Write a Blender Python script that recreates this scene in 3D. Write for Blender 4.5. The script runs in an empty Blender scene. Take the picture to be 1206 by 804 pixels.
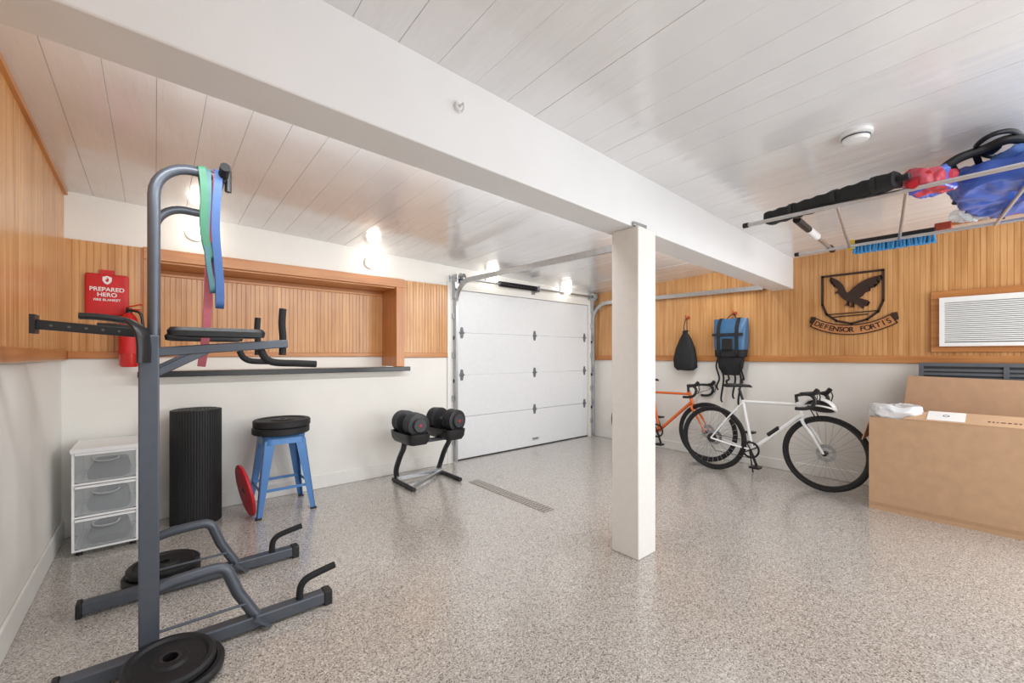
import bpy, bmesh, math, random
from mathutils import Vector, Matrix, noise
random.seed(4)
S = bpy.context.scene
C = S.collection
PI = math.pi
V = Vector

# ---------------------------------------------------------------- camera model
F, YH, H = 495.0, 418.0, 1.25
YAW = math.radians(40.3)
SN, CS = math.sin(YAW), math.cos(YAW)
def ray(u, v):
    a = (u - 603) / F
    return SN + CS * a, CS - SN * a, (YH - v) / F
def AZ(u, v, z):
    x, y, w = ray(u, v); d = (z - H) / w
    return V((x * d, y * d, z))
def AX(u, v, X):
    x, y, w = ray(u, v); d = X / x
    return V((X, y * d, H + w * d))
def AY(u, v, Y):
    x, y, w = ray(u, v); d = Y / y
    return V((x * d, Y, H + w * d))
def cz(x, y): return 2.45 - .032 * x - .033 * (y - 1.5)      # ceiling height
def zb(x): return 2.10 - .0275 * x                          # beam underside

# ---------------------------------------------------------------- mesh builder
class MB:
    def __init__(s): s.bm = bmesh.new()
    def _hexa(s, pts):
        v = [s.bm.verts.new(p) for p in pts]
        for f in ((0,3,2,1),(4,5,6,7),(0,1,5,4),(1,2,6,5),(2,3,7,6),(3,0,4,7)):
            s.bm.faces.new([v[i] for i in f])
        return s
    def box(s, x0, x1, y0, y1, z0, z1, M=None):
        p = [V(q) for q in ((x0,y0,z0),(x1,y0,z0),(x1,y1,z0),(x0,y1,z0),(x0,y0,z1),(x1,y0,z1),(x1,y1,z1),(x0,y1,z1))]
        if M: p = [M @ q for q in p]
        return s._hexa(p)
    def hexa(s, pts): return s._hexa([V(p) for p in pts])
    def bar(s, p0, p1, w, h, w1=None, h1=None, up=(0,0,1)):
        p0, p1 = V(p0), V(p1); t = (p1 - p0).normalized(); up = V(up)
        if abs(t.dot(up)) > .95: up = V((0,1,0))
        a = t.cross(up).normalized(); b = a.cross(t).normalized()
        w1 = w1 or w; h1 = h1 or h
        q = []
        for p, ww, hh in ((p0, w, h), (p1, w1, h1)):
            q += [p + a*(i*ww/2) + b*(j*hh/2) for i, j in ((-1,-1),(1,-1),(1,1),(-1,1))]
        return s._hexa(q)
    def tube(s, pts, r, n=10, prof=None, up=(0,0,1), closed=False):
        pts = [V(p) for p in pts]; m = len(pts)
        rs = r if isinstance(r, (list, tuple)) else [r] * m
        if prof is None: prof = [(math.cos(2*PI*k/n), math.sin(2*PI*k/n)) for k in range(n)]
        n = len(prof); rings = []; nn = None
        for i, p in enumerate(pts):
            if closed: t = pts[(i+1) % m] - pts[i-1]
            elif i == 0: t = pts[1] - p
            elif i == m-1: t = p - pts[-2]
            else: t = (pts[i+1]-p).normalized() + (p-pts[i-1]).normalized()
            t.normalize()
            if nn is None:
                u = V(up)
                if abs(t.dot(u)) > .95: u = V((1,0,0)) if abs(t.x) < .9 else V((0,1,0))
                nn = (u - t*t.dot(u)).normalized()
            else: nn = (nn - t*t.dot(nn)).normalized()
            b = t.cross(nn)
            rings.append([s.bm.verts.new(p + (nn*q[0] + b*q[1])*rs[i]) for q in prof])
        for i in range(m if closed else m-1):
            A, B = rings[i], rings[(i+1) % m]
            for k in range(n): s.bm.faces.new((A[k], A[(k+1)%n], B[(k+1)%n], B[k]))
        if not closed:
            s.bm.faces.new(rings[0][::-1]); s.bm.faces.new(rings[-1])
        return s
    def cyl(s, p0, p1, r0, r1=None, n=20):
        return s.tube([p0, p1], [r0, r0 if r1 is None else r1], n)
    def lathe(s, prof, M=Matrix(), n=40, closed=False):
        rings = []
        for r, z in prof:
            if r < 1e-6: rings.append([s.bm.verts.new(M @ V((0,0,z)))])
            else: rings.append([s.bm.verts.new(M @ V((r*math.cos(2*PI*k/n), r*math.sin(2*PI*k/n), z))) for k in range(n)])
        m = len(rings)
        for i in range(m if closed else m-1):
            A, B = rings[i], rings[(i+1) % m]
            for k in range(n):
                k2 = (k+1) % n
                if len(A) == 1 and len(B) == 1: continue
                if len(A) == 1: s.bm.faces.new((A[0], B[k], B[k2]))
                elif len(B) == 1: s.bm.faces.new((A[k], A[k2], B[0]))
                else: s.bm.faces.new((A[k], A[k2], B[k2], B[k]))
        return s
    def loft(s, rings, n=28, M=Matrix(), cap=True):
        R = []
        for cx, cy, z, rx, ry, e in rings:
            q = []
            for k in range(n):
                c, d = math.cos(2*PI*k/n), math.sin(2*PI*k/n)
                q.append(s.bm.verts.new(M @ V((cx + rx*math.copysign(abs(c)**(2/e), c), cy + ry*math.copysign(abs(d)**(2/e), d), z))))
            R.append(q)
        for A, B in zip(R, R[1:]):
            for k in range(n): s.bm.faces.new((A[k], A[(k+1)%n], B[(k+1)%n], B[k]))
        if cap: s.bm.faces.new(R[0][::-1]); s.bm.faces.new(R[-1])
        return s
    def sphere(s, c, r, n=20, m=12, M=Matrix()):
        if not isinstance(r, (tuple, list)): r = (r, r, r)
        T = M @ Matrix.Translation(V(c)) @ Matrix.Diagonal((r[0], r[1], r[2], 1))
        return s.lathe([(math.sin(PI*i/m) if 0 < i < m else 0, -math.cos(PI*i/m)) for i in range(m+1)], T, n)
    def prism(s, poly, z0, z1, M=Matrix()):
        a = [s.bm.verts.new(M @ V((x, y, z0))) for x, y in poly]
        b = [s.bm.verts.new(M @ V((x, y, z1))) for x, y in poly]
        n = len(poly)
        fs = [s.bm.faces.new(a[::-1]), s.bm.faces.new(b)]
        for k in range(n): s.bm.faces.new((a[k], a[(k+1)%n], b[(k+1)%n], b[k]))
        bmesh.ops.triangulate(s.bm, faces=fs, ngon_method='EAR_CLIP')
        return s
    def text(s, txt, size, M, depth=.0012, align='CENTER', spacing=1.0, bold=0.0):
        cu = bpy.data.curves.new('t', 'FONT'); cu.body = txt; cu.size = size
        cu.align_x = align; cu.align_y = 'CENTER'; cu.extrude = depth; cu.space_character = spacing; cu.offset = bold
        o = bpy.data.objects.new('t', cu); C.objects.link(o)
        dg = bpy.context.evaluated_depsgraph_get(); dg.update()
        me = bpy.data.meshes.new_from_object(o.evaluated_get(dg))
        me.transform(M); s.bm.from_mesh(me)
        bpy.data.objects.remove(o); bpy.data.curves.remove(cu); bpy.data.meshes.remove(me)
        return s
    def wobble(s, amp, sc, seed=0):
        for v in s.bm.verts:
            v.co += noise.noise_vector(v.co*sc + V((seed, seed*2.1, -seed)))*amp
        return s
    def crumple(s, amp, sc, seed=0):
        s.bm.normal_update()
        for v in s.bm.verts:
            q = v.co*sc + V((seed, seed*1.7, -seed))
            r = (1-2*abs(noise.noise(q))) + .5*(1-2*abs(noise.noise(q*2.3)))
            v.co += v.normal*amp*(r-.6)
        return s
    def pillow(s, c, rx, ry, h, rz=0, seed=0, e=3.2, n=72):
        M = Matrix.Translation(V(c)) @ rot('Z', rz)
        k = 18; rings = [(0,0,0,rx*.05,ry*.05,e)]
        for i in range(1, 6): f = i/6; rings.append((0,0,0,rx*.86*f,ry*.86*f,e))
        for i in range(k+1):
            a = -PI/2 + PI*i/k
            rings.append((0,0,h*(.5+.5*math.sin(a)), rx*(.86+.14*math.cos(a)), ry*(.86+.14*math.cos(a)), e))
        for i in range(5, 0, -1): f = i/6; rings.append((0,0,h,rx*.86*f,ry*.86*f,e))
        rings.append((0,0,h,rx*.05,ry*.05,e))
        return s.loft(rings, n, M)
    def build(s, name, mat, parent=None, bevel=0, smooth=35, sub=0):
        bmesh.ops.recalc_face_normals(s.bm, faces=s.bm.faces[:])
        r = parent
        while r is not None and r.parent is not None: r = r.parent
        if r is not None: bmesh.ops.translate(s.bm, verts=s.bm.verts[:], vec=-r.location)
        me = bpy.data.meshes.new(name); s.bm.to_mesh(me); s.bm.free()
        if smooth:
            me.polygons.foreach_set('use_smooth', [True]*len(me.polygons))
            me.set_sharp_from_angle(angle=math.radians(smooth))
        me.materials.append(mat)
        o = bpy.data.objects.new(name, me); C.objects.link(o)
        if parent is not None: o.parent = parent
        if bevel:
            m = o.modifiers.new('bevel', 'BEVEL'); m.width = bevel; m.segments = 2; m.limit_method = 'ANGLE'
        return o
def cat_path(pts, k=6, closed=False):
    P = [V(p) for p in pts]; out = []; m = len(P)
    for i in range(m if closed else m-1):
        if closed: a, b, c, d = P[i-1], P[i], P[(i+1)%m], P[(i+2)%m]
        else: a, b, c, d = P[max(i-1,0)], P[i], P[i+1], P[min(i+2,m-1)]
        for j in range(k):
            t = j/k
            out.append(.5*((2*b)+(c-a)*t+(2*a-5*b+4*c-d)*t*t+(3*b-a-3*c+d)*t**3))
    if not closed: out.append(P[-1])
    return out
def rot(ax, deg): return Matrix.Rotation(math.radians(deg), 4, ax)
def frame(o, ex, ey):
    ex, ey = V(ex), V(ey); ez = ex.cross(ey)
    return Matrix(((ex.x,ey.x,ez.x,o[0]),(ex.y,ey.y,ez.y,o[1]),(ex.z,ey.z,ez.z,o[2]),(0,0,0,1)))

def thing(name, label, cat, loc=(0,0,0), group=None):
    o = bpy.data.objects.new(name, None); C.objects.link(o); o.empty_display_size = .1
    o.location = loc; o['label'] = label; o['category'] = cat
    if group: o['group'] = group
    return o
def tag(o, label, cat, group=None):
    o['label'] = label; o['category'] = cat
    if group: o['group'] = group
    return o
def struct(o): o['kind'] = 'structure'; return o
def dup(root, loc, label):
    r = root.copy(); C.objects.link(r); r.location = loc; r['label'] = label
    for ch in list(root.children):
        c = ch.copy(); C.objects.link(c); c.parent = r
        for g in ch.children:
            d = g.copy(); C.objects.link(d); d.parent = c
    return r

# ---------------------------------------------------------------- materials
def lin(c): 
    return tuple(((x/255)/12.92 if x/255 <= .04045 else ((x/255+.055)/1.055)**2.4) for x in c) + (1,)
def newmat(name):
    m = bpy.data.materials.new(name); m.use_nodes = True
    nt = m.node_tree; return m, nt, nt.nodes, nt.links, nt.nodes['Principled BSDF']
def pm(name, col, rough=.5, metal=0, var=.08, ns=25, bump=0, bs=200, emit=0, coat=0, alpha=1, stretch=None, cr=.08):
    m, nt, N, L, b = newmat(name)
    tc = N.new('ShaderNodeTexCoord'); nz = N.new('ShaderNodeTexNoise'); nz.inputs['Scale'].default_value = ns; nz.inputs['Detail'].default_value = 4
    L.new(tc.outputs['Object'], nz.inputs['Vector'])
    rp = N.new('ShaderNodeValToRGB'); c = lin(col)
    rp.color_ramp.elements[0].position = .3; rp.color_ramp.elements[1].position = .7
    rp.color_ramp.elements[0].color = tuple(x*(1-var) for x in c[:3])+(1,)
    rp.color_ramp.elements[1].color = tuple(min(1, x*(1+var)) for x in c[:3])+(1,)
    L.new(nz.outputs['Fac'], rp.inputs['Fac']); L.new(rp.outputs['Color'], b.inputs['Base Color'])
    b.inputs['Roughness'].default_value = rough; b.inputs['Metallic'].default_value = metal
    b.inputs['Coat Weight'].default_value = coat; b.inputs['Alpha'].default_value = alpha
    if coat: b.inputs['Coat Roughness'].default_value = cr
    if bump:
        n2 = N.new('ShaderNodeTexNoise'); n2.inputs['Scale'].default_value = bs; n2.inputs['Detail'].default_value = 3
        bp = N.new('ShaderNodeBump'); bp.inputs['Strength'].default_value = bump; bp.inputs['Distance'].default_value = .01
        if stretch:
            mp = N.new('ShaderNodeMapping'); mp.inputs['Scale'].default_value = stretch
            L.new(tc.outputs['Object'], mp.inputs['Vector']); L.new(mp.outputs['Vector'], n2.inputs['Vector'])
        else: L.new(tc.outputs['Object'], n2.inputs['Vector'])
        L.new(n2.outputs['Fac'], bp.inputs['Height']); L.new(bp.outputs['Normal'], b.inputs['Normal'])
        if coat: L.new(bp.outputs['Normal'], b.inputs['Coat Normal'])
    if emit:
        b.inputs['Emission Color'].default_value = c; b.inputs['Emission Strength'].default_value = emit
    return m
def wood(name, c0, c1, sc, rough=.35, boards=False):
    m, nt, N, L, b = newmat(name)
    tc = N.new('ShaderNodeTexCoord'); mp = N.new('ShaderNodeMapping'); mp.inputs['Scale'].default_value = sc
    nz = N.new('ShaderNodeTexNoise'); nz.inputs['Scale'].default_value = 1; nz.inputs['Detail'].default_value = 5; nz.inputs['Distortion'].default_value = .4
    n2 = N.new('ShaderNodeTexNoise'); n2.inputs['Scale'].default_value = 3.2; n2.inputs['Detail'].default_value = 2
    L.new(tc.outputs['Object'], mp.inputs['Vector']); L.new(mp.outputs['Vector'], nz.inputs['Vector']); L.new(tc.outputs['Object'], n2.inputs['Vector'])
    ad = N.new('ShaderNodeMath'); ad.operation = 'MULTIPLY_ADD'; ad.inputs[1].default_value = .35
    L.new(n2.outputs['Fac'], ad.inputs[0]); L.new(nz.outputs['Fac'], ad.inputs[2])
    out = ad.outputs[0]
    if boards:
        at = N.new('ShaderNodeAttribute'); at.attribute_name = 'board'
        a2 = N.new('ShaderNodeMath'); a2.operation = 'MULTIPLY_ADD'; a2.inputs[1].default_value = .18
        a3 = N.new('ShaderNodeMath'); a3.operation = 'SUBTRACT'; a3.inputs[1].default_value = .5
        L.new(at.outputs['Fac'], a3.inputs[0]); L.new(a3.outputs[0], a2.inputs[0]); L.new(out, a2.inputs[2]); out = a2.outputs[0]
    rp = N.new('ShaderNodeValToRGB'); rp.color_ramp.elements[0].position = .44; rp.color_ramp.elements[1].position = .92
    rp.color_ramp.elements[0].color = lin(c0); rp.color_ramp.elements[1].color = lin(c1)
    L.new(out, rp.inputs['Fac']); L.new(rp.outputs['Color'], b.inputs['Base Color'])
    b.inputs['Roughness'].default_value = rough
    return m
def floor_mat():
    m, nt, N, L, b = newmat('speckled_epoxy')
    tc = N.new('ShaderNodeTexCoord')
    vo = N.new('ShaderNodeTexVoronoi'); vo.inputs['Scale'].default_value = 225
    L.new(tc.outputs['Object'], vo.inputs['Vector'])
    sp = N.new('ShaderNodeSeparateColor'); L.new(vo.outputs['Color'], sp.inputs['Color'])
    rp = N.new('ShaderNodeValToRGB'); rp.color_ramp.interpolation = 'CONSTANT'; e = rp.color_ramp.elements
    cols = [(0,(108,101,95)),(.09,(144,137,130)),(.24,(173,166,158)),(.5,(186,179,171)),(.74,(197,191,184)),(.9,(220,215,209))]
    e[0].position = 0; e[0].color = lin(cols[0][1]); e[1].position = cols[1][0]; e[1].color = lin(cols[1][1])
    for p, c in cols[2:]:
        k = e.new(p); k.color = lin(c)
    L.new(sp.outputs['Red'], rp.inputs['Fac']); L.new(rp.outputs['Color'], b.inputs['Base Color'])
    b.inputs['Roughness'].default_value = .26
    b.inputs['Coat Weight'].default_value = .75; b.inputs['Coat Roughness'].default_value = .15
    nz = N.new('ShaderNodeTexNoise'); nz.inputs['Scale'].default_value = 60; L.new(tc.outputs['Object'], nz.inputs['Vector'])
    bp = N.new('ShaderNodeBump'); bp.inputs['Strength'].default_value = .09; bp.inputs['Distance'].default_value = .01
    L.new(nz.outputs['Fac'], bp.inputs['Height']); L.new(bp.outputs['Normal'], b.inputs['Normal']); L.new(bp.outputs['Normal'], b.inputs['Coat Normal'])
    return m
def patch_mat(name, cols, scale, rough=.45, dist=.15):
    m, nt, N, L, b = newmat(name)
    tc = N.new('ShaderNodeTexCoord'); vo = N.new('ShaderNodeTexVoronoi'); vo.inputs['Scale'].default_value = scale
    nz = N.new('ShaderNodeTexNoise'); nz.inputs['Scale'].default_value = 5; nz.inputs['Detail'].default_value = 2
    mx = N.new('ShaderNodeMixRGB'); mx.inputs['Fac'].default_value = dist
    L.new(tc.outputs['Object'], nz.inputs['Vector']); L.new(tc.outputs['Object'], mx.inputs['Color1']); L.new(nz.outputs['Color'], mx.inputs['Color2'])
    L.new(mx.outputs['Color'], vo.inputs['Vector'])
    sp = N.new('ShaderNodeSeparateColor'); L.new(vo.outputs['Color'], sp.inputs['Color'])
    rp = N.new('ShaderNodeValToRGB'); rp.color_ramp.interpolation = 'CONSTANT'; e = rp.color_ramp.elements
    e[0].color = lin(cols[0]); e[1].position = 1/len(cols); e[1].color = lin(cols[1])
    for i, c in enumerate(cols[2:], 2): k = e.new(i/len(cols)); k.color = lin(c)
    L.new(sp.outputs['Green'], rp.inputs['Fac']); L.new(rp.outputs['Color'], b.inputs['Base Color'])
    b.inputs['Roughness'].default_value = rough
    return m
def clear_mat(name, col, amt=.5, rough=.25):
    m, nt, N, L, b = newmat(name)
    nz = N.new('ShaderNodeTexNoise'); nz.inputs['Scale'].default_value = 8
    rp = N.new('ShaderNodeValToRGB'); c = lin(col); rp.color_ramp.elements[0].color = tuple(x*.93 for x in c[:3])+(1,); rp.color_ramp.elements[1].color = c
    L.new(nz.outputs['Fac'], rp.inputs['Fac']); L.new(rp.outputs['Color'], b.inputs['Base Color'])
    b.inputs['Roughness'].default_value = rough; b.inputs['Alpha'].default_value = amt
    return m

M_wall = pm('white_wall_paint', (235,232,225), .5, var=.02, ns=4, bump=.05, bs=90)
M_ceil = pm('white_ceiling_paint', (228,228,229), .26, var=.035, ns=3, bump=.5, bs=5, coat=1.0, stretch=(2.4,.45,1), cr=.12)
M_beam = pm('white_beam_paint', (231,231,231), .38, var=.02, ns=3, bump=.08, bs=25)
M_trimw = pm('white_trim_paint', (236,234,229), .35, var=.02)
M_bead = wood('honey_beadboard', (186,130,76), (222,171,115), (28,28,1.3), .27, True)
M_trimwood = wood('orange_wood_trim_horizontal', (178,112,60), (206,144,86), (1.5,1.5,40), .3)
M_trimwoodv = wood('orange_wood_trim_upright', (180,114,62), (208,146,88), (36,36,1.5), .3)
M_floor = floor_mat()
M_steel = pm('slate_painted_steel', (84,89,98), .38, .35, var=.05)
M_black = pm('black_plastic', (24,24,26), .42, var=.12)
M_rubber = pm('black_rubber', (30,30,32), .6, var=.15, bump=.15)
M_disc = pm('charcoal_weight_disc', (46,47,50), .4, .2, var=.1)
M_foam = pm('black_foam_grip', (26,26,28), .8, var=.15, bump=.2, bs=300)
M_vinyl = pm('black_vinyl_pad', (28,28,31), .38, var=.1, bump=.08, bs=250)
M_iron = pm('black_cast_iron', (34,34,36), .48, .3, var=.12, bump=.12, bs=180)
M_blue = pm('blue_painted_steel', (72,120,176), .3, .2, var=.04)
M_redp = pm('red_rubber', (190,30,42), .5, var=.08)
M_red = pm('red_fabric', (206,38,40), .55, var=.07, bump=.12, bs=350)
M_redgloss = pm('red_gloss_paint', (200,28,26), .22, var=.04, coat=.4)
M_white = pm('white_plastic', (240,240,240), .35, var=.02)
M_white2 = pm('white_lettering', (245,240,238), .5, var=.01)
M_ring = pm('lamp_base_grey', (196,195,192), .4, var=.02)
M_clear = clear_mat('clear_drawer_plastic', (222,227,230), .22, .12)
M_handle = clear_mat('clear_handle_plastic', (176,180,183), .75, .2)
M_galv = pm('galvanised_steel', (178,180,182), .32, .85, var=.08, ns=40)
M_hinge = pm('grey_hinge_steel', (112,115,119), .45, .2, var=.08)
M_dsteel = pm('dark_steel', (70,70,74), .35, .8, var=.1)
M_door = pm('white_door_enamel', (227,228,229), .34, var=.02, bump=.03, bs=120)
M_cartn = pm('kraft_cardboard', (197,160,126), .75, var=.05, ns=14, bump=.05, bs=150)
M_cart2 = pm('kraft_cardboard_inside', (188,150,118), .8, var=.05, ns=14)
M_tape = pm('brown_packing_tape', (186,148,114), .3, var=.04)
M_print = pm('brown_printing_ink', (92,70,54), .7, var=.05)
M_paper = pm('white_paper', (240,238,234), .6, var=.02)
M_orange = pm('orange_frame_paint', (226,104,28), .25, .1, var=.04, coat=.5)
M_wframe = pm('white_frame_paint', (240,240,240), .25, var=.02, coat=.5)
M_gum = pm('black_tyre_rubber', (26,26,27), .7, var=.15)
M_rust = pm('dark_brown_metal', (56,36,28), .5, .1, var=.15)
M_banner = wood('warm_wood_banner', (186,120,72), (208,146,92), (3,3,3), .4)
M_bluefab = pm('blue_waterproof_fabric', (56,100,138), .4, var=.08, bump=.1, bs=40)
M_blackfab = pm('black_fabric', (28,28,30), .75, var=.15, bump=.15, bs=120)
M_grey = pm('grey_plastic', (84,88,92), .5, var=.06)
M_dial = pm('charcoal_dial_plastic', (58,60,64), .45, var=.06)
M_slat = pm('slate_grey_plastic', (88,92,98), .5, var=.06)
M_slat2 = pm('dark_slate_plastic', (52,55,60), .5, var=.06)
M_ac = pm('air_conditioner_white', (236,236,234), .4, var=.02)
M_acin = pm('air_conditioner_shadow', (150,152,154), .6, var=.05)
M_globe = pm('lit_opal_glass', (255,248,238), .3, var=.0, emit=5.5)
M_green = pm('green_latex', (64,124,96), .5, var=.06)
M_bblue = pm('blue_latex', (62,96,150), .5, var=.06)
M_pink = pm('dull_pink_latex', (190,100,112), .5, var=.08)
M_teal = pm('teal_latex', (72,116,124), .5, var=.08)
M_counter = pm('black_counter_edge', (26,25,25), .25, var=.2, ns=90)
M_bubble = clear_mat('bubble_wrap', (240,241,242), .86, .25)
M_bagclear = clear_mat('clear_plastic_bag', (225,232,238), .4, .1)
M_alu = pm('aluminium_tube', (206,206,208), .28, .85, var=.05)
M_spoke = pm('bright_spoke_steel', (168,168,170), .4, .3, var=.05)
M_bluebristle = pm('blue_bristles', (62,140,196), .7, var=.25, ns=160)
M_yellow = pm('yellow_plastic', (222,190,60), .4, var=.05)
M_float = pm('royal_blue_vinyl', (58,94,184), .28, var=.18, ns=6, bump=.15, bs=22)
M_cobalt = pm('sky_blue_fabric', (88,130,206), .42, var=.14, ns=7, bump=.15, bs=24)
M_whitefab = patch_mat('white_printed_fabric', [(226,226,230),(210,214,224),(222,170,130),(232,232,236),(120,108,180)], 9, .45)
M_redprint = patch_mat('printed_red_vinyl', [(186,48,66),(66,78,168),(206,84,100),(196,60,76),(80,104,190)], 10, .35)
M_brass = pm('wooden_knob_red', (168,66,44), .4, var=.08)
M_grate = pm('drain_grate_metal', (188,182,175), .45, .2, var=.08)
M_void = pm('dark_void', (100,94,88), .9, var=.1)
M_helmet = pm('helmet_white_shell', (232,230,227), .3, var=.04)
M_spring = pm('black_spring_steel', (44,44,48), .4, .7, var=.1)

# ---------------------------------------------------------------- room
XL, XR, YB, YN = -.49, 5.22, 4.18, -1.7
struct(MB().box(XL-.15, XR+.15, YN, 4.75, -.12, 0).build('floor', M_floor))

b = MB(); k = XL + .155
prof = []; pl = 0
while k < XR + .1:
    st_ = random.uniform(-.0012, .0012); w_ = .0013 if k < 2.3 else .0010
    prof += [(k-w_, pl), (k, max(pl, st_)+.0030), (k+w_, st_)]; pl = st_; k += .175 + random.uniform(-.008, .008)
prof = [(XL-.1, 0)] + prof + [(XR+.1, pl)]
ys = [YN, 1.2, 4.75]
rows = [[b.bm.verts.new((x, y, cz(x, y)+dz)) for x, dz in prof] for y in ys]
for r0, r1 in zip(rows, rows[1:]):
    for i in range(len(prof)-1): b.bm.faces.new((r0[i], r0[i+1], r1[i+1], r1[i]))
top = [[b.bm.verts.new((x, y, cz(x, y)+.12)) for x in (XL-.1, XR+.1)] for y in (YN, 4.75)]
b.bm.faces.new((top[0][0], top[0][1], top[1][1], top[1][0]))
struct(b.build('ceiling', M_ceil, smooth=0))

rb = random.Random(21)
def beadboard(p0, p1, z0, z1, nrm, parent, sp=.036, th=.012, gd=.0034):
    p0, p1, nrm = V(p0), V(p1), V(nrm); Lh = (p1-p0).length; t = (p1-p0).normalized()
    pr = [(0, 0), (0, th)]; k = sp
    while k < Lh - .01:
        pr += [(k-.0035, th), (k-.0012, th-gd), (k+.0012, th-gd), (k+.0035, th)]
        k += sp
    pr += [(Lh, th), (Lh, 0)]
    bb = MB()
    lo = [bb.bm.verts.new(p0 + t*a + nrm*d + V((0,0,z0))) for a, d in pr]
    hi = [bb.bm.verts.new(p0 + t*a + nrm*d + V((0,0,z1))) for a, d in pr]
    nf = len(pr)-1
    for i in range(nf): bb.bm.faces.new((lo[i], lo[i+1], hi[i+1], hi[i]))
    o = bb.build('beadboard', M_bead, parent, smooth=0)
    at = o.data.attributes.new('board', 'FLOAT', 'FACE')
    nb = nf//4 + 2; rv = [rb.random() for _ in range(nb)]
    rv = [rv[j//2]*.7 + rv[j]*.3 for j in range(nb)]                      # each board carries two beads
    at.data.foreach_set('value', [rv[min((i+2)//4, nb-1)] for i in range(len(o.data.polygons))])
    return o

wl = struct(MB().box(XL-.12, XL, YN, 4.7, 0, 2.5).build('wall_left', M_wall))
beadboard((XL, YN, 0), (XL, YB, 0), 1.25, 2.5, (1,0,0), wl, .08, gd=.0022)
wr = struct(MB().box(XR, XR+.12, YN, 4.7, 0, 2.5).build('wall_right', M_wall))
beadboard((XR, YB, 0), (XR, YN, 0), 1.22, 2.42, (-1,0,0), wr)

RX0, RX1, RYB = .02, 1.93, 4.53           # recess over the counter
DX0, DX1, DZ = 2.68, 5.10, 2.02           # garage door opening
w = MB()
w.box(XL, DX0, YB, YB+.1, 0, 1.085)
w.box(XL, RX0-.02, YB, YB+.1, 1.085, 2.5)
w.box(RX1+.02, DX0, YB, YB+.1, 1.085, 2.5)
w.box(RX0-.02, RX1+.02, YB, YB+.1, 2.03, 2.5)
w.box(DX0, DX1, YB, YB+.1, DZ, 2.5)
w.box(DX1, XR, YB, YB+.1, 0, 2.5)
w.box(RX0-.05, RX1+.05, RYB, RYB+.05, 1.0, 2.1)
wb = struct(w.build('wall_back', M_wall))
beadboard((XL+.012, YB, 0), (RX0-.09, YB, 0), 1.25, 2.05, (0,-1,0), wb)
beadboard((RX1+.09, YB, 0), (2.56, YB, 0), 1.25, 2.05, (0,-1,0), wb)
beadboard((RX0, RYB, 0), (RX1, RYB, 0), 1.25, 2.0, (0,-1,0), wb)
# trims
struct(MB().box(XL, XL+.028, YN, YB, 1.215, 1.285).build('trim_1', M_trimwood, bevel=.006))
struct(MB().box(XR-.028, XR, YN, YB, 1.175, 1.245).build('trim_2', M_trimwood, bevel=.006))
struct(MB().box(XL+.028, RX0-.09, YB-.026, YB, 1.225, 1.275).box(RX1+.09, 2.56, YB-.026, YB, 1.225, 1.275).build('trim_3', M_trimwood, bevel=.005))
t = MB().box(RX0-.09, RX1+.09, YB-.03, YB, 1.965, 2.055)                      # head casing
t.box(RX0, RX1, YB, RYB, 1.95, 1.968)
t.box(RX0, RX1, RYB-.03, RYB-.012, 1.235, 1.275)
t.box(RX0, RX1, RYB-.03, RYB-.012, 1.90, 1.95)
struct(t.build('trim_4', M_trimwood, bevel=.004))
t = MB().box(RX0-.09, RX0, YB-.03, YB, 1.13, 1.965).box(RX1, RX1+.09, YB-.03, YB, 1.13, 1.965)
t.box(RX0-.018, RX0, YB, RYB, 1.13, 1.968).box(RX1, RX1+.018, YB, RYB, 1.13, 1.968)
struct(t.build('trim_5', M_trimwoodv, bevel=.003))
struct(MB().box(2.56, DX0, YB-.02, YB, 0, 2.1).box(DX1, DX1+.07, YB-.02, YB, 0, 2.1).build('trim_6', M_trimw, bevel=.003))
t = MB().hexa([(XL,-1.6,cz(XL,-1.6)-.03),(XL+.03,-1.6,cz(XL,-1.6)-.03),(XL+.03,YB,cz(XL,YB)-.03),(XL,YB,cz(XL,YB)-.03),
               (XL,-1.6,cz(XL,-1.6)+.02),(XL+.03,-1.6,cz(XL,-1.6)+.02),(XL+.03,YB,cz(XL,YB)+.02),(XL,YB,cz(XL,YB)+.02)])
struct(t.build('trim_7', M_trimwood))
struct(MB().box(XL, XL+.016, YN, YB, 0, .13).build('baseboard_left', M_trimw, bevel=.005))
struct(MB().box(XL, 2.56, YB-.016, YB, 0, .13).build('baseboard_back', M_trimw, bevel=.005))
struct(MB().box(XR-.014, XR, YN, YB, 0, .11).build('baseboard_right', M_trimw, bevel=.005))

# counter ledge
t = thing('counter_ledge', 'long white counter ledge with black front edge under the wood framed recess', 'counter', (1.0, YB, 1.09))
MB().box(RX0-.1, RX1+.1, YB-.10, YB-.001, 1.09, 1.125).box(RX0+.001, RX1-.001, YB-.001, RYB-.001, 1.09, 1.125).build('counter_top', M_trimw, t)
MB().box(RX0-.12, RX1+.11, YB-.13, YB-.10, 1.085, 1.13).build('edge_strip', M_counter, t, bevel=.004)

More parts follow.
